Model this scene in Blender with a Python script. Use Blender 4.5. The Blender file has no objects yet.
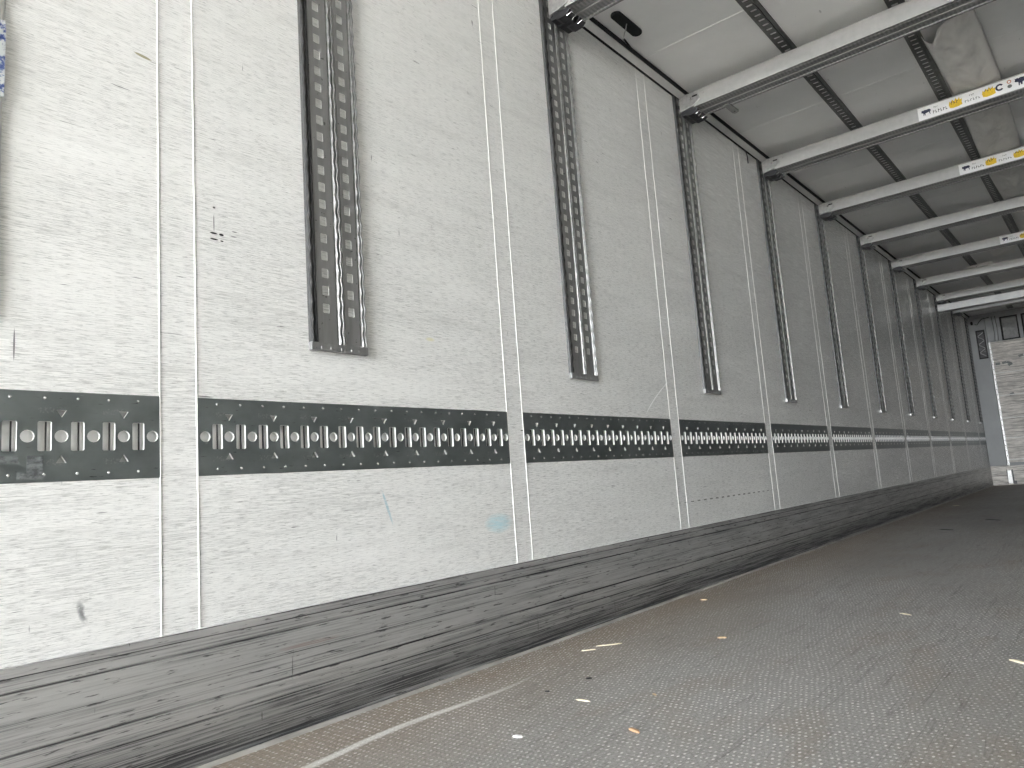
import bpy, bmesh, math, random
from mathutils import Vector, Matrix
random.seed(7)
C = bpy.context.scene
COL = C.collection
PI = math.pi

# ------------------------------------------------------------------ camera
yaw, pitch, roll = math.radians(39.3348), math.radians(7.6676), math.radians(-4.0942)
cy, sy, cp, sp = math.cos(yaw), math.sin(yaw), math.cos(pitch), math.sin(pitch)
F = Vector((-sy*cp, cy*cp, sp)); R0 = Vector((cy, sy, 0)); U0 = R0.cross(F)
R1 = math.cos(roll)*R0 + math.sin(roll)*U0
U1 = -math.sin(roll)*R0 + math.cos(roll)*U0
cd = bpy.data.cameras.new('camera'); cam = bpy.data.objects.new('camera', cd); COL.objects.link(cam)
m = Matrix((R1, U1, -F)).transposed().to_4x4(); m.translation = Vector((1.63177, 0, 0.5639))
cam.matrix_world = m
cd.sensor_width = 36; cd.lens = 732.513/1024*36; cd.clip_start = 0.02; cd.clip_end = 300
C.camera = cam

# ------------------------------------------------------------------ sky, exposure
w = bpy.data.worlds.new('sky'); C.world = w; w.use_nodes = True
SKY_BASE, SKY_GLOW = .7, 30.0
nt = w.node_tree; nt.nodes.clear()
wo = nt.nodes.new('ShaderNodeOutputWorld'); bg = nt.nodes.new('ShaderNodeBackground')
tc = nt.nodes.new('ShaderNodeTexCoord')
def wm(op, a, b_):
    o = nt.nodes.new('ShaderNodeMath'); o.operation = op
    for q, v in enumerate((a, b_)):
        if hasattr(v, 'is_output'): nt.links.new(v, o.inputs[q])
        else: o.inputs[q].default_value = v
    return o.outputs[0]
dp = nt.nodes.new('ShaderNodeVectorMath'); dp.operation = 'DOT_PRODUCT'
dp.inputs[1].default_value = Vector((.14, -1, .07)).normalized(); nt.links.new(tc.outputs['Generated'], dp.inputs[0])
glow = wm('POWER', wm('MAXIMUM', dp.outputs['Value'], 0.0), 16.0)      # hazy bright horizon behind the trailer
bg.inputs[0].default_value = (.93, .965, 1, 1)
nt.links.new(wm('ADD', wm('MULTIPLY', glow, SKY_GLOW), SKY_BASE), bg.inputs[1])
nt.links.new(bg.outputs[0], wo.inputs[0])
C.view_settings.view_transform = 'Standard'; C.view_settings.look = 'None'
C.view_settings.gamma = 1; C.view_settings.use_curve_mapping = False
C.view_settings.exposure = 1.13

YR, YF = -4.5, 13.45          # unseen rear opening, set too far back to soften light falloff; front bulkhead
WX, HC = 2.46, 2.66            # inner width, ceiling height
pl = bpy.data.lights.new('door_portal', 'AREA'); pl.shape = 'RECTANGLE'; pl.size = WX; pl.size_y = HC
pl.cycles.is_portal = True
sl = bpy.data.lights.new('sun', 'SUN'); sl.energy = 70; sl.angle = .01; sl.color = (1, .97, .93)
so = bpy.data.objects.new('sun', sl); COL.objects.link(so); so.rotation_euler = (0, math.radians(38), math.radians(25))
po = bpy.data.objects.new('door_portal', pl); COL.objects.link(po)
po.location = (WX/2, YR-0.01, HC/2); po.rotation_euler = (math.radians(90), 0, 0)   # faces +Y

# ------------------------------------------------------------------ materials
class N:
    def __init__(s, name):
        s.m = bpy.data.materials.new(name); s.m.use_nodes = True
        s.t = s.m.node_tree; s.b = s.t.nodes['Principled BSDF']
    def n(s, typ, **k):
        o = s.t.nodes.new(typ)
        for a, b in k.items(): setattr(o, a, b)
        return o
    def l(s, a, b): s.t.links.new(a, b)
    def val(s, x, inp):
        if hasattr(x, 'is_output'): s.l(x, inp)
        else: inp.default_value = x
    def co(s, scale=(1, 1, 1), rot=(0, 0, 0), loc=(0, 0, 0)):
        t = s.n('ShaderNodeTexCoord'); p = s.n('ShaderNodeMapping')
        p.inputs['Scale'].default_value = scale; p.inputs['Rotation'].default_value = rot; p.inputs['Location'].default_value = loc
        s.l(t.outputs['Object'], p.inputs[0]); return p.outputs[0]
    def noise(s, co, scale=1, detail=4, rough=.55):
        o = s.n('ShaderNodeTexNoise'); s.l(co, o.inputs['Vector'])
        o.inputs['Scale'].default_value = scale; o.inputs['Detail'].default_value = detail; o.inputs['Roughness'].default_value = rough
        return o.outputs[0]
    def rng(s, x, a, b, c=0, d=1):
        o = s.n('ShaderNodeMapRange'); s.l(x, o.inputs[0])
        for i, v in enumerate((a, b, c, d)): o.inputs[i+1].default_value = v
        return o.outputs[0]
    def ma(s, op, x, y=0.0, z=0.0):
        o = s.n('ShaderNodeMath', operation=op)
        for i, v in enumerate((x, y, z)): s.val(v, o.inputs[i])
        return o.outputs[0]
    def mix(s, f, a, b):
        o = s.n('ShaderNodeMix', data_type='RGBA')
        s.val(f, o.inputs[0])
        for v, i in ((a, 6), (b, 7)):
            if hasattr(v, 'is_output'): s.l(v, o.inputs[i])
            else: o.inputs[i].default_value = (*v, 1)
        return o.outputs[2]
    def xyz(s):
        t = s.n('ShaderNodeTexCoord'); o = s.n('ShaderNodeSeparateXYZ'); s.l(t.outputs['Object'], o.inputs[0])
        return o.outputs
    def blob(s, a, a0, aw, b, b0, bw, soft=.5):
        """1 inside an ellipse of centre (a0,b0), half sizes (aw,bw)"""
        u = s.ma('DIVIDE', s.ma('SUBTRACT', a, a0), aw); v = s.ma('DIVIDE', s.ma('SUBTRACT', b, b0), bw)
        d = s.ma('ADD', s.ma('MULTIPLY', u, u), s.ma('MULTIPLY', v, v))
        return s.rng(d, 1, 1-soft)
    def bump(s, h, strength=.3, dist=.002):
        o = s.n('ShaderNodeBump'); o.inputs['Strength'].default_value = strength; o.inputs['Distance'].default_value = dist
        s.l(h, o.inputs['Height']); s.l(o.outputs[0], s.b.inputs['Normal'])
    def out(s, col=None, rough=None, metal=None, spec=None):
        for v, n in ((col, 'Base Color'), (rough, 'Roughness'), (metal, 'Metallic'), (spec, 'Specular IOR Level')):
            if v is None: continue
            if isinstance(v, tuple): v = (*v, 1)
            s.val(v, s.b.inputs[n])
        return s.m

def simple(name, col, rough=.5, metal=0., var=.12, sc=40):
    s = N(name); a = s.noise(s.co((sc, sc, sc)), 1, 4)
    c0 = tuple(c*(1-var) for c in col); c1 = tuple(min(1, c*(1+var)) for c in col)
    return s.out(s.mix(s.rng(a, .3, .7), c0, c1), rough, metal)

def mat_wall():
    s = N('white_panel'); x, y, z = s.xyz()
    fine = s.noise(s.co((1, 8, 380)), 1, 5, .72)
    broad = s.noise(s.co((1, 1.1, 7), loc=(3, 1, 2)), 1, 4, .6)
    zone = s.ma('MULTIPLY', s.rng(broad, .30, .56), s.rng(z, 2.0, 1.0, .30, 1))
    streak = s.ma('MULTIPLY', s.rng(fine, .47, .66), zone)
    c = s.mix(s.ma('MULTIPLY', streak, .72), (.82, .82, .80), (.34, .34, .33))
    g2 = s.noise(s.co((1, 26, 520), loc=(0, 4, 1)), 1, 4, .75)
    c = s.mix(s.ma('MULTIPLY', s.ma('MULTIPLY', s.rng(g2, .50, .64), s.rng(broad, .25, .5, .35, 1)), s.rng(z, 2.3, 1.2, .30, .80)), c, (.34, .34, .33))
    g3 = s.noise(s.co((1, 40, 420), loc=(0, 1, 8)), 1, 2, .5)
    c = s.mix(s.ma('MULTIPLY', s.rng(g3, .66, .70), .5), c, (.14, .14, .14))
    # smudges
    sm = s.noise(s.co((1, 2.0, 26), rot=(.06, 0, 0), loc=(0, 5, 5)), 1, 5, .65)
    c = s.mix(s.ma('MULTIPLY', s.rng(sm, .52, .74), .30), c, (.45, .45, .43))
    # short dark scratches
    for k, (r, t, sc) in enumerate(((.06, .70, (1, 9, 150)), (.9, .735, (1, 60, 9)), (-.35, .735, (1, 10, 110)))):
        q = s.noise(s.co(sc, rot=(r, 0, 0), loc=(0, 7.3*k, 2*k)), 1, 3, .55)
        c = s.mix(s.ma('MULTIPLY', s.rng(q, t, t+.04), .8), c, (.12, .12, .12))
    # lighter swept patch lines
    q = s.noise(s.co((1, 2, 300), loc=(0, 3, 9)), 1, 3)
    c = s.mix(s.ma('MULTIPLY', s.rng(q, .6, .75), .5), c, (.86, .86, .84))
    # particular marks
    nb = s.noise(s.co((1, 20, 220)), 1, 3)
    blue = s.ma('MULTIPLY', s.blob(y, 1.87, .075, z, .435, .035, .9), s.rng(nb, .3, .6, .2, .8))
    c = s.mix(blue, c, (.42, .66, .72))
    for (y0, hw, z0, hh, col) in ((.885, .011, 1.219, .0028, (.03,)*3), (.905, .007, 1.219, .0035, (.03,)*3),
                                  (.886, .012, 1.204, .0026, (.03,)*3), (.906, .005, 1.203, .0022, (.05,)*3),
                                  (.886, .0012, 1.245, .024, (.06,)*3), (.887, .004, 1.285, .003, (.1,)*3),
                                  (.94, .008, 1.234, .0015, (.2,)*3), (.938, .009, 1.221, .0012, (.25,)*3),
                                  (2.378, .012, .195, .012, (.02,)*3), (2.03, .012, .745, .002, (.03,)*3),
                                  (.47, .0018, .90, .035, (.2,)*3), (2.045, .004, .722, .0025, (.05,)*3)):
        c = s.mix(s.blob(y, y0, hw, z, z0, hh, .5), c, col)
    gn = s.noise(s.co((1, 60, 60)), 1, 3)
    c = s.mix(s.ma('MULTIPLY', s.blob(s.ma('ADD', y, s.ma('MULTIPLY', z, .25)), .688, .010, z, .37, .026, .9), s.rng(gn, .42, .6)), c, (.25, .25, .25))
    c = s.mix(s.ma('MULTIPLY', s.blob(s.ma('ADD', y, s.ma('MULTIPLY', z, .35)), 1.575, .005, z, .52, .055, .6), s.rng(nb, .3, .6)), c, (.40, .55, .60))
    c = s.mix(s.ma('MULTIPLY', s.blob(y, 1.60, .022, z, 1.03, .007, .8), .6), c, (.70, .66, .40))
    sc_ = s.ma('SUBTRACT', y, s.ma('ADD', 2.93, s.ma('MULTIPLY', s.ma('SUBTRACT', z, .83), s.ma('ADD', 1.1, s.ma('MULTIPLY', s.ma('SUBTRACT', z, .83), 2.5)))))
    c = s.mix(s.blob(sc_, 0., .006, z, .91, .085, .3), c, (.95, .95, .94))
    zc = s.ma('ADD', 1.612, s.ma('MULTIPLY', s.ma('SUBTRACT', y, .718), -.12))
    c = s.mix(s.blob(y, .718, .022, s.ma('SUBTRACT', z, zc), 0., .004, .5), c, (.35, .33, .22))
    # dashed rubbed line low on the third and fourth bays
    dash = s.ma('GREATER_THAN', s.ma('SINE', s.ma('MULTIPLY', y, 90)), .2)
    ln = s.ma('MULTIPLY', s.blob(z, .414, .004, y, 3.75, .75, .5), dash)
    c = s.mix(s.ma('MULTIPLY', ln, .8), c, (.1, .1, .1))
    s.bump(fine, .10, .002)
    return s.out(c, s.rng(fine, .3, .7, .24, .30), 0, .5)

def mat_ceiling():
    s = N('ceiling_panel'); a = s.noise(s.co((4, 4, 4)), 1, 5, .6)
    c = s.mix(s.rng(a, .35, .75), (.86, .86, .845), (.80, .80, .785))
    q = s.noise(s.co((30, 9, 9), loc=(4, 0, 0)), 1, 3)
    c = s.mix(s.ma('MULTIPLY', s.rng(q, .70, .76), .5), c, (.25, .25, .25))
    s.bump(a, .15, .01)
    return s.out(c, .5)

def mat_kick():
    s = N('scuffed_aluminium'); x, y, z = s.xyz()
    a = s.noise(s.co((1, 1.6, 260)), 1, 6, .75)
    b = s.noise(s.co((1, 2.6, 40), loc=(0, 2, 7)), 1, 5, .65)
    low = s.rng(z, .13, .03)
    d = s.ma('ADD', s.ma('MULTIPLY', s.rng(a, .42, .66), s.rng(b, .38, .62)), s.ma('MULTIPLY', low, s.rng(a, .35, .6, .25, .95)))
    d = s.ma('MINIMUM', d, 1.0)
    c = s.mix(d, (.62, .62, .61), (.09, .093, .097))
    for z0, hh in ((.2735, .0022), (.2915, .0015), (.247, .003), (.137, .0035), (.098, .0022), (.192, .0013)):
        g = s.ma('MULTIPLY', s.blob(z, z0, hh, y, 6., 9., .7), s.rng(s.noise(s.co((1, 3, 20)), 1, 4), .35, .55, .25, 1))
        c = s.mix(g, c, (.045, .045, .047))
    red = s.ma('MULTIPLY', s.blob(y, 1.12, .10, z, .205, .007, .8), s.rng(a, .45, .6))
    c = s.mix(s.ma('MULTIPLY', red, .6), c, (.38, .16, .12))
    d2 = s.noise(s.co((1, 14, 130), rot=(.05, 0, 0), loc=(0, 6, 2)), 1, 4, .6)
    c = s.mix(s.ma('MULTIPLY', s.rng(d2, .60, .66), .75), c, (.05, .05, .052))
    v = s.noise(s.co((1, 70, 8), loc=(0, 1, 1)), 1, 3)
    c = s.mix(s.ma('MULTIPLY', s.rng(v, .70, .74), .7), c, (.06, .06, .06))
    s.bump(s.ma('ADD', a, b), .25, .002)
    return s.out(c, s.rng(a, .3, .7, .36, .52), .75)

def mat_floor():
    s = N('antislip_floor'); x, y, z = s.xyz()
    PX, PY = .0125, .0185
    wob = s.ma('MULTIPLY', s.ma('SUBTRACT', s.noise(s.co((2.2, 1.6, 1)), 1, 4), .5), .08)
    xx = s.ma('ADD', x, wob)
    row = s.ma('FLOOR', s.ma('DIVIDE', y, PY))
    off = s.ma('MULTIPLY', s.ma('MODULO', s.ma('ADD', row, 10000.), 2.), .5)
    fx = s.ma('SUBTRACT', s.ma('FRACT', s.ma('ADD', s.ma('DIVIDE', xx, PX), off)), .5)
    fy = s.ma('SUBTRACT', s.ma('FRACT', s.ma('DIVIDE', y, PY)), .5)
    d = s.ma('ADD', s.ma('MULTIPLY', s.ma('MULTIPLY', fx, fx), 1.), s.ma('MULTIPLY', s.ma('MULTIPLY', fy, fy), 1.))
    dot = s.rng(d, .075, .03)
    cell = s.noise(s.co((60, 60, 1), loc=(3, 3, 0)), 1, 1)
    patch = s.noise(s.co((1.3, .8, 1), loc=(1, 4, 0)), 1, 5, .6)
    wear_glint = s.ma('MULTIPLY', s.rng(cell, .44, .58, .03, 1), s.rng(patch, .35, .6, .35, 1))
    edge = s.rng(x, .55, .08)                       # brown dust gathered along the wall
    base = s.mix(s.rng(patch, .3, .7), (.26, .25, .235), (.35, .345, .34))
    dn = s.noise(s.co((5, 2.2, 1), loc=(0, 9, 0)), 1, 5, .65)
    dust = s.ma('MULTIPLY', s.ma('MAXIMUM', edge, s.rng(dn, .52, .75, 0, .7)), s.rng(dn, .25, .6, .55, 1))
    base = s.mix(s.ma('MULTIPLY', dust, .75), base, (.25, .19, .135))
    c = s.mix(s.ma('MULTIPLY', s.ma('MULTIPLY', dot, wear_glint), 1.0), base, (.80, .79, .77))  # pale dots: wear plus the glint of polished bumps put into colour
    gr = s.noise(s.co((140, 140, 1), loc=(5, 1, 0)), 1, 3, .7)
    c = s.mix(s.ma('MULTIPLY', s.rng(gr, .48, .62), .45), c, (.09, .08, .07))
    # dark tyre scuffs running down the deck
    for r, k in ((.12, 0), (-.2, 3), (.02, 6)):
        q = s.noise(s.co((16, .55, 1), rot=(0, 0, r), loc=(k*2.1, k, 0)), 1, 3, .5)
        c = s.mix(s.ma('MULTIPLY', s.rng(s.ma('ABSOLUTE', s.ma('SUBTRACT', q, .5)), .006, .0), .35), c, (.06, .055, .05))
    # pale rubbed streak
    xc = s.ma('ADD', .208, s.ma('MULTIPLY', s.ma('SINE', s.ma('MULTIPLY', y, 9)), .012))
    st = s.blob(s.ma('SUBTRACT', x, xc), 0., .017, y, 1.18, .62, .8)
    st = s.ma('MULTIPLY', st, s.rng(s.noise(s.co((50, 6, 1)), 1, 4), .3, .55, .45, .9))
    c = s.mix(st, c, (.66, .65, .63))
    h = s.ma('ADD', s.ma('MULTIPLY', dot, .7), s.ma('MULTIPLY', dn, .6))
    s.bump(h, .5, .0025)
    return s.out(c, s.ma('SUBTRACT', .58, s.ma('MULTIPLY', s.ma('MULTIPLY', dot, wear_glint), .22)), 0, .4)

def mat_bulk():
    s = N('worn_bulkhead_board'); x, y, z = s.xyz()
    a = s.noise(s.co((3, 1, 60)), 1, 6, .75); b = s.noise(s.co((4, 1, 5), loc=(5, 0, 1)), 1, 5, .6)
    c = s.mix(s.rng(a, .42, .60), (.80, .76, .70), (.26, .24, .21))
    c = s.mix(s.ma('MULTIPLY', s.rng(b, .5, .72), .8), c, (.32, .30, .27))
    s.bump(a, .4, .006)
    return s.out(c, .5)

def mat_perf(name, col, dark, metal, rough, px=.018, yc=.05, yw=.03):
    """galvanised strip with a close row of small punched dimples (pattern stays in the surface)"""
    s = N(name); x, y, z = s.xyz()
    fx = s.ma('ABSOLUTE', s.ma('SUBTRACT', s.ma('FRACT', s.ma('DIVIDE', x, px)), .5))
    my = s.ma('ABSOLUTE', s.ma('SUBTRACT', s.ma('ABSOLUTE', y), yc))
    hole = s.ma('MULTIPLY', s.ma('LESS_THAN', fx, .24), s.ma('LESS_THAN', my, yw/2))
    n = s.noise(s.co((3, 60, 60)), 1, 4)
    c = s.mix(s.rng(n, .3, .7), tuple(v*.85 for v in col), col)
    c = s.mix(hole, c, dark)
    s.bump(s.ma('MULTIPLY', hole, -1.), .6, .003)
    return s.out(c, rough, metal)

M = dict(
    wall=mat_wall(), ceil=mat_ceiling(), kick=mat_kick(), floor=mat_floor(), bulk=mat_bulk(),
    bead=simple('white_sealant', (.76, .76, .73), .5, 0, .04),
    black=simple('black_rubber', (.006, .006, .006), .95, 0, .2),
    darkp=simple('dark_plastic', (.022, .022, .024), .45, 0, .2),
    track=None, rail=None,
    galv=simple('galvanised_steel', (.42, .42, .41), .42, .75, .15, 60),
    alu=simple('brushed_aluminium', (.43, .43, .42), .38, .35, .06, 30),
    aluperf=mat_perf('punched_aluminium', (.31, .31, .305), (.21, .21, .21), .4, .5, .018, .040, .046),
    channel=simple('pale_channel', (.88, .88, .86), .35, 0, .05),
    litedge=simple('lit_cut_edge', (.80, .80, .79), .4, .2, .05),  # cut hole walls coloured pale, as if lit from the open rear
    grey=simple('grey_paint', (.27, .28, .28), .45, 0, .06, 6),
    cream=simple('cove_moulding', (.62, .62, .60), .45, 0, .04),
    fabric=None, wood=simple('pale_wood', (.62, .47, .30), .7, 0, .25, 90),
    straw=simple('dry_straw', (.72, .66, .50), .7, 0, .2, 90), orange=simple('orange_chip', (.42, .27, .16), .7),
    sticker=simple('white_vinyl', (.84, .84, .84), .35, 0, .03), navy=simple('navy_print', (.015, .02, .055), .4),
    yellow=simple('yellow_print', (.75, .50, .02), .4, 0, .15, 120), red=simple('red_print', (.55, .16, .08), .4),
    ink=simple('black_print', (.02, .02, .02), .4), greyink=simple('grey_print', (.15, .16, .15), .4),
    bolt=simple('bright_zinc', (.75, .75, .74), .25, .9, .05), asphalt=simple('pale_concrete', (.50, .49, .47), .9, 0, .3, 20),
)
def mat_track():
    s = N('grey_green_track_paint'); x, y, z = s.xyz()
    a = s.noise(s.co((1, 14, 60)), 1, 5, .7); b = s.noise(s.co((1, 9, 14), loc=(1, 1, 1)), 1, 4)
    c = s.mix(s.rng(b, .35, .7), (.17, .19, .19), (.24, .265, .265))
    c = s.mix(s.ma('MULTIPLY', s.rng(a, .66, .74), .5), c, (.42, .43, .42))
    q = s.noise(s.co((1, 26, 200), loc=(0, 3, 3)), 1, 3)
    c = s.mix(s.ma('MULTIPLY', s.rng(q, .68, .72), .85), c, (.02, .02, .02))
    # pale worn raised lettering zones between the triangles
    t = s.noise(s.co((1, 220, 220)), 1, 2)
    zone = s.ma('MULTIPLY', s.ma('LESS_THAN', s.ma('ABSOLUTE', s.ma('SUBTRACT', s.ma('ABSOLUTE', s.ma('SUBTRACT', z, .7205)), .052)), .006),
                s.ma('LESS_THAN', s.ma('ABSOLUTE', s.ma('SUBTRACT', s.ma('FRACT', s.ma('DIVIDE', y, .12)), .5)), .2))
    c = s.mix(s.ma('MULTIPLY', s.ma('MULTIPLY', zone, s.rng(t, .52, .6)), .3), c, (.42, .42, .40))
    s.bump(b, .15, .002)
    return s.out(c, s.rng(b, .3, .7, .30, .42), .85)
M['track'] = mat_track()
def mat_rail():
    s = N('galvanised_upright'); a = s.noise(s.co((40, 40, 3)), 1, 5, .6)
    c = s.mix(s.rng(a, .35, .7), (.27, .27, .265), (.35, .35, .345))
    q = s.noise(s.co((60, 60, 60), loc=(2, 2, 2)), 1, 3)
    c = s.mix(s.ma('MULTIPLY', s.rng(q, .68, .72), .7), c, (.03, .03, .03))
    return s.out(c, .38, .7)
M['rail'] = mat_rail()
def mat_fabric():
    s = N('duct_fabric'); a = s.noise(s.co((5, 2.6, 5)), 1, 3, .5); b = s.noise(s.co((300, 300, 300)), 1, 2)
    c = s.mix(s.rng(a, .35, .72), (.86, .845, .81), (.76, .745, .71))
    s.bump(s.ma('ADD', a, s.ma('MULTIPLY', b, .05)), 1., .05)
    return s.out(c, .8)
M['fabric'] = mat_fabric()
M['lip'] = simple('punched_lip_steel', (.05, .05, .05), .5, .2, .3, 50); M['lip2'] = simple('ridge_steel', (.20, .20, .195), .42, .5, .3, 50)
M['crail'] = simple('dull_ceiling_rail_steel', (.13, .13, .125), .45, .35, .2, 30)

# ------------------------------------------------------------------ helpers
class MB:
    def __init__(s): s.v = []; s.f = []; s.mi = []
    def quad(s, pts, mi=0):
        n = len(s.v); s.v += [tuple(p) for p in pts]; s.f.append(tuple(range(n, n+len(pts)))); s.mi.append(mi)
    def box(s, a, b, mi=0):
        x0, y0, z0 = a; x1, y1, z1 = b; n = len(s.v)
        s.v += [(x0,y0,z0),(x1,y0,z0),(x1,y1,z0),(x0,y1,z0),(x0,y0,z1),(x1,y0,z1),(x1,y1,z1),(x0,y1,z1)]
        for q in ((3,2,1,0),(4,5,6,7),(0,1,5,4),(1,2,6,5),(2,3,7,6),(3,0,4,7)):
            s.f.append(tuple(n+i for i in q)); s.mi.append(mi)
    def prism(s, prof, fn, t0, t1, mi=0):
        """closed profile (list of 2D) swept from t0 to t1; fn(p, t) -> xyz"""
        n = len(s.v); k = len(prof)
        for t in (t0, t1): s.v += [fn(p, t) for p in prof]
        for i in range(k):
            j = (i+1) % k; s.f.append((n+i, n+j, n+k+j, n+k+i)); s.mi.append(mi)
        s.f.append(tuple(n+i for i in reversed(range(k)))); s.f.append(tuple(n+k+i for i in range(k))); s.mi += [mi, mi]
    def cyl(s, c, ax, r, h, seg=12, mi=0, r2=None):
        c = Vector(c); ax = Vector(ax).normalized(); u = ax.orthogonal().normalized(); v = ax.cross(u)
        r2 = r if r2 is None else r2; n = len(s.v)
        for rr, hh in ((r, 0), (r2, h)):
            for i in range(seg):
                t = 2*PI*i/seg; s.v.append(tuple(c + ax*hh + u*rr*math.cos(t) + v*rr*math.sin(t)))
        for i in range(seg):
            j = (i+1) % seg; s.f.append((n+i, n+j, n+seg+j, n+seg+i)); s.mi.append(mi)
        s.f.append(tuple(n+i for i in reversed(range(seg)))); s.f.append(tuple(n+seg+i for i in range(seg))); s.mi += [mi, mi]
    def tube(s, pts, r, seg=6, mi=0):
        pts = [Vector(p) for p in pts]; n = len(s.v)
        for i, p in enumerate(pts):
            t = (pts[min(i+1, len(pts)-1)] - pts[max(i-1, 0)]).normalized(); u = t.cross(Vector((.3, .2, .93))).normalized(); v = t.cross(u)
            for k in range(seg):
                a = 2*PI*k/seg; s.v.append(tuple(p + u*r*math.cos(a) + v*r*math.sin(a)))
        for i in range(len(pts)-1):
            for k in range(seg):
                l = (k+1) % seg; s.f.append((n+i*seg+k, n+i*seg+l, n+(i+1)*seg+l, n+(i+1)*seg+k)); s.mi.append(mi)
        s.f.append(tuple(n+k for k in reversed(range(seg)))); s.f.append(tuple(n+(len(pts)-1)*seg+k for k in range(seg))); s.mi += [mi, mi]
    def build(s, name, mats, parent=None, loc=None, bevel=0, smooth=False):
        me = bpy.data.meshes.new(name); me.from_pydata(s.v, [], s.f)
        for mm in (mats if isinstance(mats, (list, tuple)) else [mats]): me.materials.append(mm)
        me.polygons.foreach_set('material_index', s.mi)
        if smooth: me.polygons.foreach_set('use_smooth', [True]*len(me.polygons))
        bm = bmesh.new(); bm.from_mesh(me); bmesh.ops.recalc_face_normals(bm, faces=bm.faces); bm.to_mesh(me); bm.free()
        o = bpy.data.objects.new(name, me); COL.objects.link(o)
        if parent: o.parent = parent
        if loc: o.location = loc
        if bevel:
            md = o.modifiers.new('bevel', 'BEVEL'); md.width = bevel; md.segments = 2; md.limit_method = 'ANGLE'
        return o

def tag(o, label, cat, group=None):
    o['label'] = label; o['category'] = cat
    if group: o['group'] = group
    return o
def empty(name, loc=(0, 0, 0)):
    o = bpy.data.objects.new(name, None); o.empty_display_size = .05; COL.objects.link(o); o.location = loc; return o
def struct(o): o['kind'] = 'structure'; return o
def copy_tree(o, parent=None):
    c = o.copy(); COL.objects.link(c); c.parent = parent
    for ch in list(o.children): copy_tree(ch, c)
    return c
def plate_with_holes(name, outer, holes, thick, mats, axes):
    """flat plate (u,v) with holes, extruded by thick; face 0 = front, hole walls take material 1.  axes(u,v,w)->xyz"""
    bm = bmesh.new(); edges = []; holeset = set()
    def ring(pts, hole):
        vs = [bm.verts.new((p[0], p[1], 0)) for p in pts]
        for i in range(len(vs)):
            e = bm.edges.new((vs[i], vs[(i+1) % len(vs)])); edges.append(e)
            if hole: holeset.add(e)
    ring(outer, False)
    for h in holes: ring(h, True)
    bmesh.ops.triangle_fill(bm, use_beauty=True, use_dissolve=False, edges=edges)
    faces = list(bm.faces)
    # walls
    top = {}
    for v in list(bm.verts): top[v] = bm.verts.new((v.co.x, v.co.y, -thick))
    for e in edges:
        a, b = e.verts; f = bm.faces.new((a, b, top[b], top[a])); f.material_index = 1 if e in holeset else 0
    for f in faces: bm.faces.new([top[v] for v in reversed(f.verts)])
    for v in bm.verts: v.co = Vector(axes(v.co.x, v.co.y, v.co.z))
    bmesh.ops.recalc_face_normals(bm, faces=bm.faces)
    me = bpy.data.meshes.new(name); bm.to_mesh(me); bm.free()
    for mm in mats: me.materials.append(mm)
    o = bpy.data.objects.new(name, me); COL.objects.link(o); return o

# ------------------------------------------------------------------ structure
P, Y0, SW = 1.2, .7519, .0849
ZB, ZT, ZK, ZL = .630, .8105, .293, 2.602
joints = [Y0 + P*k for k in range(-4, 11)]
b = MB()
b.box((-.06, YR, -.02), (0, YF, ZB)); b.box((-.06, YR, ZT), (0, YF, HC+.03))
b.box((-.06, YR, ZB), (-.024, YF, ZT))
for j in joints: b.box((-.024, max(j, YR), ZB), (0, j+SW, ZT))
struct(b.build('wall_left', M['wall']))
b = MB(); b.box((WX, YR, -.02), (WX+.06, YF, HC+.03)); struct(b.build('wall_right', M['wall']))
b = MB(); b.box((-.06, YR, HC), (WX+.06, YF+.1, HC+.06)); struct(b.build('ceiling', M['ceil']))
b = MB(); b.box((-.06, YR, -.15), (WX+.06, YF+.1, 0)); struct(b.build('floor', M['floor']))
b = MB(); b.box((-25, -40, -1.35), (25, 30, -1.25)); struct(b.build('ground', M['asphalt']))

# panel joint beads, one trim per joint (two raised beads and the flush cover strip between them)
n = 0
for j in joints:
    n += 1; b = MB()
    for y in (j, j+SW):
        if y < YR+.02: continue
        b.prism([(0, -.002), (.0016, -.0008), (.0016, .0008), (0, .002)], lambda p, t, y=y: (p[0], y+p[1], t), ZK, ZL)
    if b.v: struct(b.build('trim_%d' % n, M['bead']))
for k in range(0, 9):
    n += 1; y = 3.20 + P*(k-2)
    b = MB(); b.prism([(-.0022, 0), (-.0012, -.0012), (.0012, -.0012), (.0022, 0)], lambda p, t, y=y: (t, y+p[0], HC+p[1]), .02, WX-.02)
    struct(b.build('trim_%d' % n, M['bead']))
# cove moulding with its two black seals
for side in (0, 1):
    sgn = (lambda x: x) if side == 0 else (lambda x: WX-x)
    n += 1; b = MB(); b.prism([(0, ZL), (.030, 2.645), (.030, HC), (0, HC)], lambda p, t: (sgn(p[0]), t, p[1]), YR, YF)
    struct(b.build('trim_%d' % n, M['cream']))
    n += 1; b = MB()
    b.prism([(0, ZL-.004), (.004, ZL-.003), (.007, ZL+.004), (.0, ZL+.005)], lambda p, t: (sgn(p[0]), t, p[1]), YR, YF)
    b.prism([(.026, 2.639), (.033, 2.636), (.041, 2.650), (.033, 2.655)], lambda p, t: (sgn(p[0]), t, p[1]), YR, YF)
    struct(b.build('trim_%d' % n, M['black']))
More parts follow.
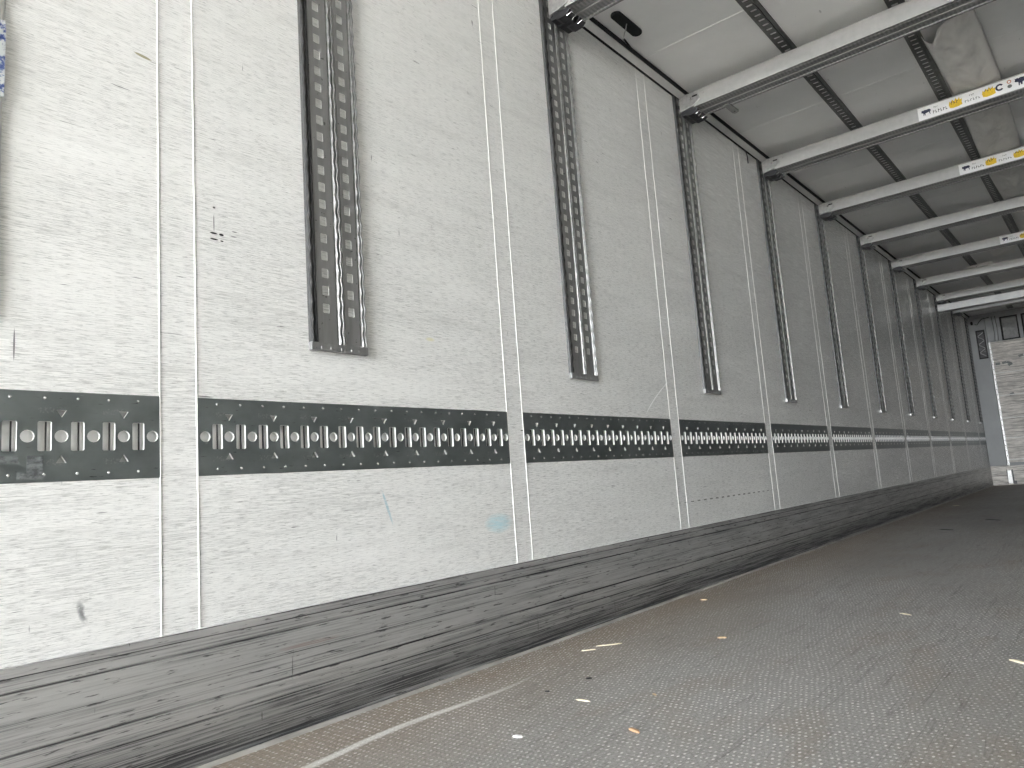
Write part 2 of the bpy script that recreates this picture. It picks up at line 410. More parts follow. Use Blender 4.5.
# kick plates (stepped aluminium profile)
prof = [(0, 0), (.010, 0), (.010, .012), (.0062, .016), (.0062, .092), (.0050, .094), (.0050, .099), (.0066, .101), (.0066, .133),
        (.0048, .135), (.0048, .139), (.0070, .141), (.0070, .243), (.0045, .245), (.0045, .249), (.0070, .251),
        (.0070, .272), (.0090, .275), (.0090, .291), (.0070, .293), (0, .293)]
b = MB(); b.prism(prof, lambda p, t: (p[0], t, p[1]), YR, YF); struct(b.build('baseboard_left', M['kick']))
b = MB(); b.prism(prof, lambda p, t: (WX-p[0], t, p[1]), YR, YF); struct(b.build('baseboard_right', M['kick']))
n += 1; b = MB(); b.prism([(.008, 0), (.018, 0), (.016, .004), (.011, .008), (.008, .009)], lambda p, t: (p[0], t, p[1]), YR, YF)
struct(b.build('trim_%d' % n, simple('dirty_sealant', (.30, .29, .27), .6, 0, .25, 8)))

# front wall behind the bulkhead panel
b = MB(); b.box((-.06, YF, -.02), (WX+.06, YF+.06, HC+.03)); struct(b.build('wall_front', M['grey']))

# ------------------------------------------------------------------ lashing tracks set in the wall
ORD = ['first', 'second', 'third', 'fourth', 'fifth', 'sixth', 'seventh', 'eighth', 'ninth', 'tenth', 'eleventh', 'twelfth']
PITCH, LEN = .05995, P-SW
def track(y0, y1, first, rivets):
    L = y1-y0
    root = empty('lashing_track', (0, y0, 0))
    holes = []; k = 0
    outer = [(0.001, ZB), (L-.001, ZB), (L-.001, ZT), (.001, ZT)]
    zc = .7205
    i = 0
    while True:
        c = .0185 + i*PITCH
        if c > L-.012: break
        seg = 16
        if c > .014: holes.append([(c+.0125*math.cos(2*PI*q/seg), zc+.0125*math.sin(2*PI*q/seg)) for q in range(seg)])
        s = c + PITCH/2
        if s < L-.02:
            w2, h2, rr = .0125, .0295, .0022
            holes.append([(s-w2+rr, zc-h2), (s+w2-rr, zc-h2), (s+w2, zc-h2+rr), (s+w2, zc+h2-rr), (s+w2-rr, zc+h2), (s-w2+rr, zc+h2), (s-w2, zc+h2-rr), (s-w2, zc-h2+rr)])
        if i % 2 == 1:
            holes.append([(c-.0090, .7735), (c+.0090, .7735), (c+.0092, .7725), (c+.0008, .7590), (c-.0008, .7590), (c-.0092, .7725)])
            holes.append([(c-.0090, .6665), (c+.0090, .6665), (c+.0092, .6675), (c+.0008, .6815), (c-.0008, .6815), (c-.0092, .6675)])
        i += 1
    p = plate_with_holes('plate', outer, holes, .007, [M['track'], M['litedge']], lambda u, v, w_: (.0012+w_, u, v))
    p.parent = root
    bb = MB(); bb.box((-.0135, .002, zc-.034), (-.0120, L-.002, zc+.034))
    # added dark comb standing in for the shadow gap inside every slot
    ch = bb.build('back_channel', M['channel'], root)
    i = 0; pr = [(.004, zc-.036)]
    while .0185 + (i+.5)*PITCH < L-.02:
        q = .0185+(i+.5)*PITCH
        pr += [(q+.0042, zc-.036), (q+.0042, zc+.032), (q+.0062, zc+.032), (q+.0062, zc-.036)]; i += 1
    pr += [(L-.004, zc-.036), (L-.004, zc-.040), (.004, zc-.040)]
    wb = MB(); wb.prism(pr, lambda p, t: (t, p[0], p[1]), -.0119, -.0075)
    wb.build('slot_shade_comb', M['darkp'], root)
    wb = MB(); wb.box((-.0120, .002, .7565), (-.0100, L-.002, .780)); wb.box((-.0120, .002, .660), (-.0100, L-.002, .6845)); wb.build('stiffener', M['galv'], root)
    if rivets:
        rm = MB(); rm.cyl((.0012, 0, 0), (1, 0, 0), .0032, .0014, 8, r2=.002); r0 = None
        i = 0
        while .0185 + (i+.5)*PITCH < L-.01:
            for z in (.797, .645):
                if r0 is None: r = r0 = rm.build('rivet', M['bolt'], root)
                else: r = r0.copy(); COL.objects.link(r)
                r.location = (0, .0185+(i+.5)*PITCH, z)
            i += 1
    return root
look = {0: 'at the left edge, with dark worn square', 1: 'longest one, just right of the first panel joint', 2: 'dark piece right of the second panel joint',
        3: 'right of the third panel joint', 4: 'right of the fourth panel joint'}
src = None
bays = [(-.448+SW, Y0)] + [(Y0+SW+P*k, Y0+P*(k+1)) for k in range(0, 11)]
for i, (a, c) in enumerate(bays):
    if i == 0: o = track(a, c, True, True)
    elif i == 11: o = track(a, YF-.002, False, False)
    elif i in (1, 2, 3): o = track(a, c, False, True)
    elif src is None: o = src = track(a, c, False, False)
    else: o = copy_tree(src); o.location.y = a
    extra = look.get(i, 'in the dim far wall' if i < 11 else 'beside the grey corner column')
    tag(o, '%s slotted track from the left, %s' % (ORD[i], extra), 'lashing track', 'slotted lashing tracks along the white wall')
    if i == 0:
        t0 = o
# worn squares of old sticker on the first track
yb = bays[0][0]
def residue(y0, y1, z0, z1):
    s = MB(); s.box((.0012, y0-yb, z0), (.0016, y1-yb, z1)); return s.build('sticker_residue', resm, t0)
s = N('sticker_residue'); a_ = s.noise(s.co((1, 60, 120)), 1, 4, .7)
resm = s.out(s.mix(s.rng(a_, .4, .6), (.07, .075, .075), (.17, .185, .185)), .6)
residue(.40, .481, .668, .682); residue(.495, .523, .636, .682); residue(.478, .4951, .636, .650)

# ------------------------------------------------------------------ perforated uprights
RW, RB, RT = .190, .953, 2.600
def make_upright():
    root = empty('upright_rail', (0, 0, 0))
    # ridged lips and centre ridge, wavy like the punched edges of the real profile
    def ridge(name, prof, mat='lip'):
        bb = MB(); step = .0125; nz = int((RT-RB-.02)/step); nn = len(prof)
        for i in range(nz+1):
            z = RB+.02+i*step
            wv = .0016*math.sin(i*PI/2)
            for (y, x, f) in prof: bb.v.append((x+(wv if f else 0), y + (wv*.6 if f else 0), z))
        for i in range(nz):
            for q in range(nn-1):
                bb.f.append((i*nn+q, i*nn+q+1, (i+1)*nn+q+1, (i+1)*nn+q)); bb.mi.append(0)
        o = bb.build(name, M[mat], root, smooth=False)
        return o
    ridge('side_lip', [(0, .0005, 0), (.002, .010, 0), (.006, .013, 1), (.009, .013, 1), (.012, .006, 0), (.015, .005, 0), (.018, .011, 1), (.021, .011, 1), (.0235, .004, 0), (.028, .0065, 0)])
    ridge('centre_ridge', [(.088, .0065, 0), (.090, .004, 0), (.094, .005, 0), (.097, .011, 1), (.101, .011, 1), (.104, .005, 0), (.108, .011, 1), (.112, .011, 1), (.115, .004, 0), (.119, .0065, 0)], 'lip2')
    ridge('side_lip', [(.167, .0065, 0), (.170, .004, 0), (.174, .005, 0), (.176, .011, 1), (.179, .011, 1), (.182, .006, 0), (.184, .013, 1), (.187, .013, 1), (.190, .0005, 0)], 'lip2')
    for (ya, yb_) in ((.027, .089), (.118, .168)):
        c = (ya+yb_)/2 - .003; holes = []
        for i in range(31):
            z = 1.073+.050*i
            holes.append([(c-.0085, z-.013), (c+.0085, z-.013), (c+.0105, z-.011), (c+.0105, z+.011), (c+.0085, z+.013), (c-.0085, z+.013), (c-.0105, z+.011), (c-.0105, z-.011)])
        o = plate_with_holes('slotted_web', [(ya, RB+.012), (yb_, RB+.012), (yb_, RT), (ya, RT)], holes, .0016, [M['rail'], M['litedge']], lambda u, v, w_: (.0075+w_, u, v))
        o.parent = root
    bb = MB(); bb.box((.0005, 0, RB), (.014, RW, RB+.022))
    for y in (.03, .06, .095, .13, .155): bb.box((.014, y, RB+.004), (.0155, y+.018, RB+.012))
    bb.build('end_cap', M['rail'], root, bevel=.0015)
    return root
ULOOK = ['widest one at top left', 'left of the black ceiling lamp', 'under the crossbar with the tab', 'below the bar with the largest sticker', 'below the second stickered bar',
         'in the middle distance', 'below the third stickered bar', 'thin in the dim distance', 'by the stacked pair of bars', 'below the last crossbar', 'beside the grey corner column']
up0 = make_upright()
for k in range(11):
    o = up0 if k == 0 else copy_tree(up0)
    o.location = (0, 1.148+P*k, 0)
    tag(o, '%s perforated grey wall upright from the left, %s' % (ORD[k], ULOOK[k]), 'upright rail', 'perforated uprights on the white wall')

# post at the very left edge of the frame
root = empty('door_post', (0, .30, 0))
bb = MB(); bb.prism([(0, 0), (.008, 0), (.010, .02), (.010, .130), (.007, .138), (0, .141)], lambda p, t: (p[0], p[1], t), RB, RT); bb.build('post', M['cream'], root)
s = N('blue_worn_tape'); a_ = s.noise(s.co((50, 50, 50)), 1, 5, .7)
tape = s.out(s.mix(s.rng(a_, .5, .58), (.50, .52, .52), (.03, .06, .20)), .6)
bb = MB(); bb.prism([(.0101, .06), (.0106, .06), (.0106, .1415), (.0101, .1415)], lambda p, t: (p[0], p[1], t), 1.40, 1.565); bb.build('worn_tape', tape, root)
tag(root, 'grey steel post with worn blue and white tape at the left edge of the photo', 'post')

# ------------------------------------------------------------------ crossbars
BZ0, BZ1, BD = 2.512, 2.595, .142
def make_bar():
    root = empty('crossbar', (0, 0, 0)); x0, x1 = .098, WX-.098
    H = BZ1-BZ0
    prof = [(0, 0), (.014, 0), (.016, .006), (.022, .006), (.024, .001), (.066, .001), (.068, .005), (.074, .005), (.076, .001),
            (.118, .001), (.120, .006), (.126, .006), (.128, 0), (BD, 0), (BD, H), (BD-.02, H+.003), (.02, H+.003), (0, H)]
    bb = MB(); nn = len(prof); base = len(bb.v)
    for t in (x0, x1): bb.v += [(t, p[0], BZ0+p[1]) for p in prof]
    for i in range(nn):
        j = (i+1) % nn; bb.f.append((i, j, nn+j, nn+i)); bb.mi.append(1 if i < 13 else 0)
    bb.f.append(tuple(reversed(range(nn)))); bb.f.append(tuple(range(nn, 2*nn))); bb.mi += [0, 0]
    o = bb.build('beam', [M['alu'], M['aluperf']], root)
    # shift so that the punched pattern is centred on the beam
    for v in o.data.vertices: v.co.y -= BD/2
    o.location.y = BD/2
    bb = MB(); bb.box((x0, -.0025, BZ1-.004), (x1, 0.0, BZ1+.002)); bb.build('top_lip', M['alu'], root)
    def shoe(mx):
        f = (lambda x: x) if not mx else (lambda x: WX-x)
        b2 = MB(); prof = [(.020, 2.508), (.020, 2.588), (.060, 2.598), (.125, 2.592), (.140, 2.545), (.105, 2.520)]
        b2.prism(prof, lambda p, t: (f(p[0]), t, p[1]), -.006, BD+.004)
        sh = b2.build('end_shoe', M['galv'], root, bevel=.002)
        b2 = MB(); b2.cyl((f(.092), -.0055, 2.560), (0, -1, 0), .009, .007, 6); b2.cyl((f(.092), -.012, 2.560), (0, -1, 0), .005, .006, 10); b2.build('bolt', M['bolt'], sh)
        b2 = MB(); b2.cyl((f(.160), .0005, 2.572), (0, -1, 0), .0045, .003, 10, r2=.003); b2.build('rivet', M['bolt'], root)
        b2 = MB(); b2.box((min(f(.098), f(.126)), -.0075, 2.566), (max(f(.098), f(.126)), -.006, 2.574)); b2.build('slot_mark', M['black'], sh)
        b2 = MB()
        for y in (.004, .082):
            b2.prism([(.020, 2.502), (.028, 2.512), (.106, 2.512), (.118, 2.498), (.098, 2.480), (.060, 2.478), (.045, 2.486), (.022, 2.486)], lambda p, t: (f(p[0]), t, p[1]), y, y+.050)
        b2.box((min(f(.022), f(.09)), .054, 2.484), (max(f(.022), f(.09)), .082, 2.508))
        la = b2.build('latch', M['darkp'], root, bevel=.003)
        b2 = MB()
        for y in (.010, .088): b2.tube([(f(.100), y, 2.478), (f(.121), y+.004, 2.489), (f(.121), y+.034, 2.489), (f(.100), y+.038, 2.478)], .0018)
        b2.build('latch_wire', M['bolt'], la)
    shoe(False); shoe(True)
    return root
BY = lambda k: 1.148+P*k+.046
bar0 = make_bar(); bars = []
BL = ['left of the black lamp', 'with a small tab hanging under it', 'with the largest cattle sticker', 'with the second cattle sticker', 'plain, beyond two stickered bars',
      'small sticker at right photo edge', 'plain, before the stacked pair', 'upper one of the stacked pair', 'last before the bulkhead']
for k in range(1, 10):
    o = bar0 if k == 1 else copy_tree(bar0)
    o.location.y = BY(k); bars.append(o)
    tag(o, '%s aluminium crossbar from the camera, %s' % (ORD[k-1], BL[k-1]), 'crossbar', 'aluminium crossbars under the ceiling')
o = empty('crossbar', (0, BY(8), -.140))
for ch in bar0.children:
    if ch.name.startswith(('beam', 'top_lip')):
        c = ch.copy(); COL.objects.link(c); c.parent = o; c.scale.x = 1.0689; c.location.x = -.0848
tag(o, 'spare aluminium crossbar directly under the eighth one, lower of the stacked pair', 'crossbar', 'aluminium crossbars under the ceiling')

# tab hanging under the second bar
bb = MB(); pr = [(.222, .100), (.256, .100), (.262, .215), (.254, .232), (.232, .236), (.223, .222)]
bb.prism([(x, y) for x, y in pr], lambda p, t: (p[0], p[1], t), BZ0-.006, BZ0-.002)
tb = bb.build('hanging_tab', M['rail'], bars[1], bevel=.001)
bb = MB(); bb.cyl((.243, .205, BZ0-.0062), (0, 0, -1), .005, .002, 10); bb.build('rivet', M['bolt'], tb)

# stickers
BULL = [(0, .62), (.05, .80), (.02, .95), (.10, .88), (.17, .97), (.22, .86), (.34, .95), (.52, .90), (.78, .93), (.93, .86), (1.0, .70), (1.0, .45), (.965, .44), (.955, .62),
        (.91, .55), (.90, .32), (.93, .08), (.85, .05), (.82, .34), (.77, .46), (.55, .40), (.42, .38), (.40, .06), (.33, .05), (.31, .30), (.27, .30), (.25, .04), (.19, .04), (.20, .42), (.14, .50), (.06, .50)]
CROWN = [(.05, .10), (.0, .45), (.08, .80), (.18, .62), (.28, .92), (.42, .68), (.55, .98), (.66, .72), (.82, .94), (.84, .66), (1., .72), (.95, .40), (.98, .12), (.7, .02), (.3, .0)]
def decal(name, pts, x, z, wd, ht, mat, parent, y=-.0038, t=.0006, clip=None):
    bb = MB(); bb.prism([(x+p[0]*wd, z+p[1]*ht) for p in pts], lambda p, tt: (p[0], tt, p[1]), y, y+t); return bb.build(name, mat, parent)
RECT = [(0, 0), (1, 0), (1, 1), (0, 1)]
def strokes(name, x, z, wd, ht, cnt, parent, mat):
    bb = MB(); sw = wd/cnt; r = random.Random(int(x*1000))
    for i in range(cnt):
        a = x+i*sw; v = r.random()
        bb.box((a, -.0040, z), (a+sw*.22, -.0034, z+ht*(.6+.4*v)))
        if i % 2: bb.box((a, -.0040, z+ht*.1), (a+sw*.62, -.0034, z+ht*.28))
        else: bb.box((a+sw*.2, -.0040, z+ht*.55), (a+sw*.66, -.0034, z+ht*.75))
    return bb.build(name, mat, parent)
def ring(name, x, z, r, wd, a0, a1, parent, mat):
    bb = MB(); seg = 18
    for i in range(seg):
        p = [a0+(a1-a0)*(i+j)/seg for j in (0, 1)]
        q = [(x+rr*math.cos(t), z+rr*math.sin(t)) for t, rr in ((p[0], r), (p[1], r), (p[1], r-wd), (p[0], r-wd))]
        bb.prism(q, lambda pp, tt: (pp[0], tt, pp[1]), -.0040, -.0034)
    return bb.build(name, mat, parent)
def sticker(bar, x0, x1, scale=1., full=True):
    st = decal('sticker', RECT, x0, BZ0+.004, x1-x0, .075, M['sticker'], bar, y=-.0032, t=.0030)
    z = BZ0+.004
    def X(v): return x0+v
    decal('cattle_emblem', BULL, X(.018), z+.020, .050, .038, M['navy'], st)
    if full or x1-x0 > .1:
        strokes('small_lettering', X(.085), z+.050, .022, .010, 3, st, M['greyink'])
        strokes('lettering', X(.078), z+.018, .078, .020, 6, st, M['ink'])
        if x1-x0 > .22:
            cw = decal('yellow_emblem', CROWN, X(.160), z+.012, .068, .056, M['yellow'], st)
            strokes('emblem_marks', X(.172), z+.036, .040, .020, 3, st, M['ink'])
            for q, v in (('small_lettering', (X(.265), z+.050, .026, .010, 3)), ('lettering', (X(.240), z+.020, .080, .016, 6))):
                strokes(q, *v, st, M['greyink'])
            decal('yellow_emblem', CROWN, X(.325), z+.012, .066, .054, M['yellow'], st)
            strokes('emblem_marks', X(.338), z+.042, .040, .014, 3, st, M['ink'])
            ring('round_emblem', X(.410), z+.042, .020, .009, .6, 5.6, st, M['navy'])
            ring('red_emblem', X(.456), z+.056, .0105, .004, 0, 2*PI, st, M['red'])
            decal('grey_emblem', [(.5+.5*math.cos(q*PI/6), .5+.5*math.sin(q*PI/6)) for q in range(12)], X(.445), z+.020, .022, .020, M['greyink'], st)
            decal('cattle_emblem', BULL, X(.480), z+.016, .085, .048, M['navy'], st)
            strokes('lettering', X(.580), z+.020, .30, .024, 16, st, M['ink'])
    return st
sticker(bars[2], .967, 1.93); sticker(bars[3], 1.000, 1.96); sticker(bars[5], .985, 1.95)

# ------------------------------------------------------------------ slotted rails on the ceiling
def make_crail():
    root = empty('ceiling_rail', (0, 0, 0)); Lc = YF-.12-YR; wv = .071
    bb = MB(); W_ = wv-.018; c = .030; zf = HC-.008; nc = int(Lc/.05)
    OCT = [(-.011, -.008), (.011, -.008), (.0145, -.005), (.0145, .005), (.011, .008), (-.011, .008), (-.0145, .005), (-.0145, -.005)]
    for i in range(nc):
        y0, y1 = i*.05, (i+1)*.05; ym = (y0+y1)/2; n0 = len(bb.v)
        bb.v += [(0, y0, zf), (W_, y0, zf), (W_, y1, zf), (0, y1, zf)] + [(c+a, ym+b_, zf) for a, b_ in OCT] + [(c+a, ym+b_, zf+.002) for a, b_ in OCT]
        fs = [(0, 1, 5, 4), (1, 6, 5), (1, 2, 7, 6), (2, 8, 7), (2, 3, 9, 8), (3, 10, 9), (3, 0, 11, 10), (0, 4, 11)]
        fs += [(4+q, 4+(q+1) % 8, 12+(q+1) % 8, 12+q) for q in range(8)]
        bb.f += [tuple(n0+v for v in f) for f in fs]; bb.mi += [0]*len(fs)
    o = bb.build('slotted_face', M['crail'], root)
    bm = bmesh.new(); bm.from_mesh(o.data); bmesh.ops.remove_doubles(bm, verts=bm.verts, dist=.0002); bmesh.ops.recalc_face_normals(bm, faces=bm.faces); bm.to_mesh(o.data); bm.free()
    bb = MB(); bb.box((0, 0, HC-.008), (.003, Lc, HC-.0005)); bb.box((wv-.022, 0, HC-.008), (wv-.018, Lc, HC-.0005))
    bb.box((wv-.018, 0, HC-.003), (wv, Lc, HC-.0005)); bb.box((wv-.003, 0, HC-.007), (wv, Lc, HC-.003)); bb.build('side_flange', M['crail'], root)
    bb = MB(); bb.box((.003, 0, HC-.0035), (wv-.022, Lc, HC-.001)); bb.build('backing', M['channel'], root)
    return root
cr0 = make_crail()
for i, (x, lb) in enumerate(((.565, 'slotted grey rail along the ceiling nearest the white wall, left of the fabric duct'), (1.066, 'slotted grey rail along the ceiling at the left edge of the fabric duct'),
                             (1.386, 'slotted grey rail along the ceiling at the right edge of the fabric duct'), (1.826, 'slotted grey rail along the ceiling nearest the right wall'))):
    if i == 2: continue
    o = cr0 if i == 0 else copy_tree(cr0)
    o.location = (x, YR, 0); tag(o, lb, 'ceiling rail', 'slotted rails along the ceiling')

# ------------------------------------------------------------------ textile air duct
def smooth(t): t = max(0, min(1, t)); return t*t*(3-2*t)
def duct(y_start, y_end, front, name='air_duct', ragged=0, seed=1):
    r = random.Random(seed); nx, ny = 24, int((y_end-y_start)/.05)+2
    x0, x1 = 1.138, 1.378; verts = []; faces = []
    ph = [r.random()*6 for _ in range(8)]
    for j in range(ny):
        for i in range(nx+1):
            u = i/nx; ys = y_start + front(u)
            t = j/(ny-1); y = ys*(1-t)+(y_end + (ragged*math.sin(9*u+ph[0])*.5 + ragged*r.uniform(-.2, .2) if ragged else 0))*t
            bay = (y-BY(0)-.07)/P; near = 1-abs(math.sin(PI*bay))      # held up where it crosses a bar
            sag = .020*(1-near)*math.sin(PI*u)**.6
            z = HC-.018-.034*math.sin(PI*u)**.5 - sag
            z += .006*math.sin(11*u+3*y+ph[1])*math.sin(PI*u)+.005*math.sin(23*y+7*u+ph[2])*math.sin(PI*u)+.003*math.sin(41*y-17*u+ph[3])*math.sin(PI*u)
            if j < 3: z -= .020*(1-j/3)*math.sin(PI*u)**.5
            if near > .70: z = max(z, BZ1+.012)
            x = x0+(x1-x0)*u + .010*math.sin(2.1*y+ph[4])
            verts.append((x, y, min(z, HC-.004)))
    for j in range(ny-1):
        for i in range(nx): a = j*(nx+1)+i; faces.append((a, a+1, a+nx+2, a+nx+1))
    me = bpy.data.meshes.new(name); me.from_pydata(verts, [], faces); me.materials.append(M['fabric'])
    me.polygons.foreach_set('use_smooth', [True]*len(me.polygons))
    o = bpy.data.objects.new(name, me); COL.objects.link(o)
    md = o.modifiers.new('thick', 'SOLIDIFY'); md.thickness = .003; md.offset = 0
    return o
d1 = duct(3.86, 9.25, lambda u: .19*(1-smooth((u-.14)/.46)) + .02*math.sin(14*u), ragged=.12, seed=3)
tag(d1, 'whitish fabric air duct hanging under the ceiling, its near end loose and curled', 'air duct')
d2 = duct(9.85, 13.2, lambda u: .10*math.sin(5*u), ragged=0, seed=5)
tag(d2, 'dim far length of fabric air duct beyond the torn gap', 'air duct')
# torn flaps hanging in the gap
def flap(name, pts, mat, label):
    bb = MB(); n0 = [Vector(p) for p in pts]; nm = (n0[1]-n0[0]).cross(n0[2]-n0[0]).normalized()*.002
    k = len(pts); bb.v = [tuple(p-nm) for p in n0]+[tuple(p+nm) for p in n0]
    bb.f = [tuple(reversed(range(k))), tuple(range(k, 2*k))]+[(i, (i+1) % k, k+(i+1) % k, k+i) for i in range(k)]; bb.mi = [0]*len(bb.f)
    o = bb.build(name, mat); tag(o, label, 'fabric flap', 'torn fabric flaps in the dim far ceiling')
flap('fabric_flap', [(.60, 9.72, 2.652), (.78, 9.71, 2.652), (.86, 9.80, 2.60), (.74, 9.78, 2.55)], M['fabric'], 'pointed torn fabric flap hanging by the seventh crossbar, right of the smaller one')
flap('fabric_flap', [(.52, 9.72, 2.652), (.62, 9.72, 2.652), (.61, 9.76, 2.555), (.55, 9.75, 2.60)], M['fabric'], 'small ragged fabric flap hanging by the seventh crossbar, left of the pointed one')
flap('fabric_flap', [(.80, 9.15, 2.655), (1.06, 9.18, 2.655), (1.02, 9.40, 2.63), (.84, 9.36, 2.62)], M['fabric'], 'wide loose fabric flap close to the ceiling, right of the pointed one')

# ------------------------------------------------------------------ ceiling lamp with loose wire
root = empty('ceiling_lamp', (.1205, 2.88, HC))
bb = MB(); pts = []
for q in range(24):
    a = 2*PI*q/24; cx_ = .0; yy = (.098-.0) if math.sin(a) >= 0 else -.098
    pts.append((.026*math.cos(a), yy*.93+.026*math.sin(a)))
bb.prism([(p[0]*1.0, p[1]) for p in pts], lambda p, t: (p[0], p[1], t), -.014, 0)
bb.build('lamp_body', M['black'], root, bevel=.004)
bb = MB(); bb.tube([(.0065, -.011, -.012), (-.010, .005, -.028), (-.0265, .021, -.030), (-.045, .045, -.030), (-.0535, .061, -.030), (-.064, .100, -.030)], .0026); bb.build('wire', M['galv'], root)
bb = MB(); bb.tube([(-.0535, .061, -.030), (-.0745, .186, -.030)], .0042); bb.build('wire_end', M['black'], root)
tag(root, 'black oblong ceiling lamp with a short loose wire, near the top of the photo', 'lamp')
bb = MB(); bb.tube([(.006, 4.540, 2.597), (.010, 4.552, 2.585), (.012, 4.560, 2.560), (.008, 4.570, 2.517)], .003); bb.cyl((.004, 4.535, 2.597), (1, 0, 0), .007, .006, 8)
tag(bb.build('dangling_wire', M['darkp']), 'short dark wire end dangling from the black corner seal between two crossbars', 'wire')

# ------------------------------------------------------------------ front bulkhead
root = empty('front_bulkhead', (0, YF, 0))
bb = MB()
bb.box((.250, -.030, .335), (2.21, -.002, 2.19))
bb.build('board', M['bulk'], root)
bb = MB()
for z in (.372, .70, 1.004, 1.35, 1.70): bb.box((.262, -.034, z), (2.20, -.030, z+.012))
bb.build('board_seam', M['bead'], root)
bb = MB(); bb.box((.236, -.036, .30), (.262, -.006, 2.195)); bb.build('edge_strip', M['galv'], root)
for i in range(24):
    z = .36+i*.078
    r = MB(); r.cyl((.249, -.036, z), (0, -1, 0), .008, .004, 8)
    if i == 0: r0 = r.build('rivet', M['ink'], root, loc=(0, 0, 0))
    else:
        rr = r0.copy(); COL.objects.link(rr); rr.location = (0, 0, i*.078)
bb = MB(); bb.box((.010, -.030, .002), (WX-.01, -.002, .290)); bb.build('scuff_plate', M['bulk'], root)
for (x, z, a) in ((.43, 1.364, .4), (.314, 1.847, .1), (.40, 1.855, .2), (.47, 1.82, .5), (.62, 1.93, .3), (.46, 1.845, -.4), (.80, 1.5, .2), (1.3, 1.7, .3), (1.6, 1.2, 0.), (1.1, .9, .4)):
    bb = MB(); c, s_ = math.cos(a), math.sin(a)
    bb.prism([(x+(u*c-v*s_), z+(u*s_+v*c)) for u, v in ((-.030, -.017), (.030, -.020), (.032, .016), (-.028, .018))], lambda p, t: (p[0], t, p[1]), -.0325, -.030)
    bb.build('dark_patch', M['greyink'], root)
# drain box in scuff plate
bb = MB(); bb.box((.214, -.050, .022), (.272, -.030, .222)); bx_ = bb.build('drain_box', M['galv'], root, bevel=.004)
bb = MB(); bb.box((.206, -.034, .010), (.214, -.0302, .232)); bb.box((.272, -.036, .012), (.290, -.0302, .232)); bb.box((.29, -.036, .012), (.318, -.0302, .06)); bb.build('drain_frame', M['ink'], root)
tag(root, 'worn whitish front bulkhead board with rows of seams at the right edge of the photo', 'bulkhead')
# corner column
root = empty('corner_column', (0, YF, 0))
bb = MB(); bb.box((.006, -.055, .295), (.232, -.002, 2.597)); bb.build('column_panel', M['grey'], root, bevel=.004)
bb = MB()
for a, c_ in (((.092, -.060, 1.950), (.212, -.0555, 1.972)), ((.092, -.060, 2.380), (.212, -.0555, 2.402)), ((.092, -.060, 1.95), (.110, -.0555, 2.402)), ((.196, -.060, 1.95), (.212, -.0555, 2.402))): bb.box(a, c_)
vf = bb.build('vent_frame', M['black'], root)
bb = MB(); bb.box((.110, -.0565, 1.972), (.196, -.0555, 2.380)); bb.build('vent_back', M['darkp'], vf)
bb = MB()
for i in range(6):
    z = 1.99+i*.064; d = 1 if i % 2 else -1
    bb.tube([(.152-.036*d, -.060, z), (.152+.036*d, -.060, z+.05)], .006, 5)
bb.build('vent_mesh', M['galv'], vf)
bb = MB(); bb.cyl((.060, -.0555, 2.515), (0, -1, 0), .016, .012, 10); bb.cyl((.060, -.0555, 2.54), (0, -1, 0), .016, .012, 10); bb.box((.044, -.0675, 2.515), (.076, -.0555, 2.54)); bb.build('socket', M['black'], root)
bb = MB(); bb.tube([(.10, -.062, 2.50), (.13, -.066, 2.49), (.16, -.07, 2.53), (.20, -.07, 2.57), (.30, -.06, 2.58)], .005); bb.build('cable', M['black'], root)
tag(root, 'flat grey corner column with a black framed vent, left of the worn board', 'column')
# evaporator housing above the board
root = empty('evaporator_unit', (0, YF, 0))
bb = MB(); bb.box((.236, -.040, 2.196), (.425, -.002, 2.60)); bb.box((.425, -.040, 2.56), (2.2, -.002, 2.60)); bb.box((.655, -.040, 2.196), (.700, -.002, 2.56)); bb.box((.925, -.04, 2.196), (.97, -.002, 2.56)); bb.box((1.2, -.04, 2.196), (2.2, -.002, 2.56)); bb.build('housing', M['grey'], root)
for x0_, x1_ in ((.425, .655), (.700, .925), (.97, 1.2)):
    fr = MB()
    for a, c_ in (((x0_, -.046, 2.20), (x0_+.022, -.006, 2.56)), ((x1_-.018, -.046, 2.20), (x1_, -.006, 2.56)), ((x0_, -.046, 2.54), (x1_, -.006, 2.56)), ((x0_, -.046, 2.20), (x1_, -.006, 2.212))): fr.box(a, c_)
    fo = fr.build('outlet_frame', M['black'], root)
    g = MB(); g.box((x0_+.022, -.022, 2.212), (x1_-.018, -.016, 2.54)); g.build('outlet_panel', M['crail'], fo)
bb = MB()
for x in (.33, .375): bb.tube([(x, -.044, 2.2), (x+.006, -.044, 2.4), (x-.004, -.044, 2.59)], .004)
bb.build('pipe', M['ink'], root)
tag(root, 'dark evaporator housing with black framed outlets above the worn board', 'evaporator')

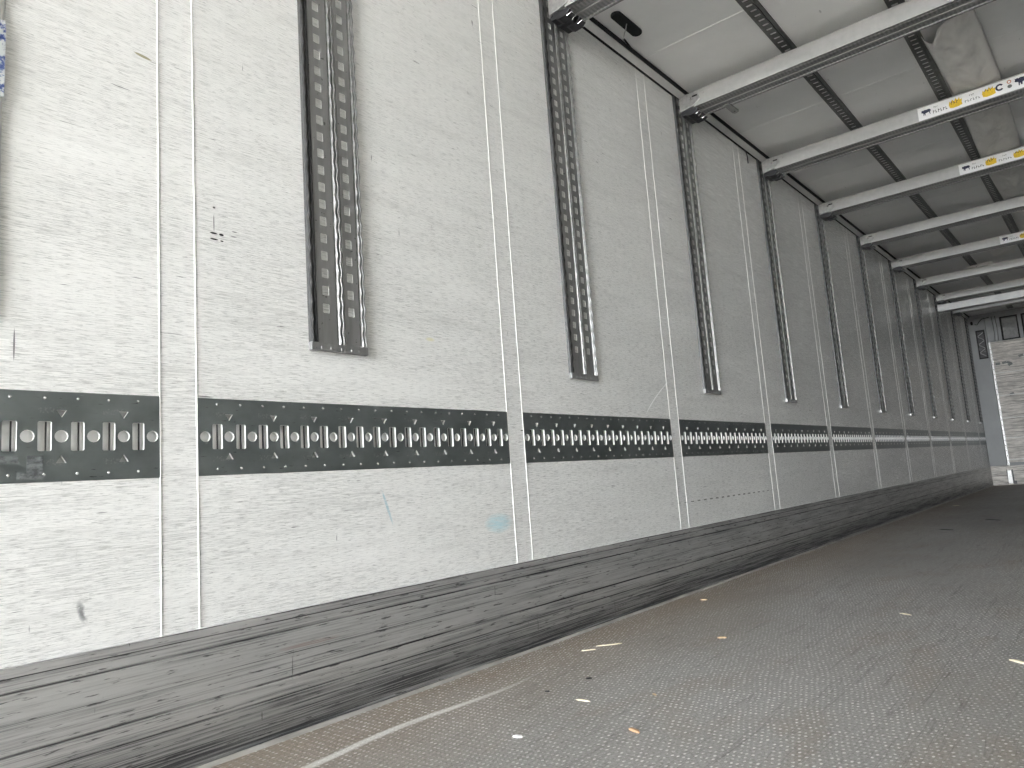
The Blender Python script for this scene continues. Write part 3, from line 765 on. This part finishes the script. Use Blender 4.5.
# ------------------------------------------------------------------ debris on the floor
def chip(name, x, y, ln, wd, ang, mat, label, h=.003, bend=.0):
    bb = MB(); seg = 5; c, s_ = math.cos(ang), math.sin(ang)
    pts = []
    for i in range(seg+1):
        t = i/seg-.5; wloc = wd*(.35 if i in (0, seg) else 1.)/2
        for sd in (-1, 1):
            u, v = t*ln, sd*wloc + bend*(t*t-.08)
            for hz in (0, h if i not in (0, seg) else h*.5): pts.append((x+u*c-v*s_, y+u*s_+v*c, hz+.0006))
    bb.v = pts
    for i in range(seg):
        a = i*4; d = a+4
        bb.f += [(a, a+2, d+2, d), (a+1, d+1, d+3, a+3), (a, d, d+1, a+1), (a+2, a+3, d+3, d+2)]
    bb.f += [(0, 1, 3, 2), (seg*4, seg*4+2, seg*4+3, seg*4+1)]; bb.mi = [0]*len(bb.f)
    o = bb.build(name, mat); tag(o, label, 'debris', 'small bits of straw and wood on the floor'); return o
chip('wood_chip', .712, 1.462, .036, .008, -.35, M['orange'], 'orange brown wood chip on the floor at the bottom centre of the photo', .005)
chip('straw', .482, 1.598, .040, .006, .05, M['straw'], 'pale straw lying level on the floor, left of centre below the kick plate')
chip('straw', .500, 1.312, .024, .010, .2, M['sticker'], 'short white flake on the floor left of the orange wood chip', .003)
chip('straw', .210, 2.153, .090, .006, .85, M['straw'], 'long thin pale straw close to the kick plate, the longer of two', bend=.02)
chip('straw', .187, 2.060, .050, .004, .8, M['straw'], 'thin pale straw close to the kick plate, just left of the longest straw')
chip('wood_chip', .380, 1.776, .018, .009, .9, M['ink'], 'small dark brown chip on the floor left of centre', .004)
chip('wood_chip', .348, 1.622, .014, .006, .3, M['ink'], 'tiny dark chip on the floor beside the pale rubbed streak', .003)
chip('straw', 1.345, 2.374, .075, .008, -.70, M['straw'], 'pale straw cut by the right edge of the photo', .005)
chip('straw', .135, 3.037, .030, .010, .3, M['wood'], 'pale wood splinter by the kick plate near the middle of the photo')
chip('wood_chip', .509, 2.382, .030, .016, .5, M['wood'], 'faint tan chip on the floor above the photo centre bottom', .003)
chip('straw', .95, 2.95, .05, .006, -.5, M['straw'], 'faint pale straw in the middle of the far floor, level')
chip('wood_chip', .55, 6.2, .12, .03, -.6, M['ink'], 'dark flat scrap far down the floor, nearer of two')
chip('wood_chip', .75, 7.0, .16, .03, -.7, M['ink'], 'dark flat scrap far down the floor, farther of two')
chip('wood_chip', .20, 8.9, .06, .03, .2, M['straw'], 'pale speck on the far floor beside the dark kick plate')
chip('wood_chip', .62, 1.72, .016, .005, -.5, M['wood'], 'tiny tan splinter right of the level straw')
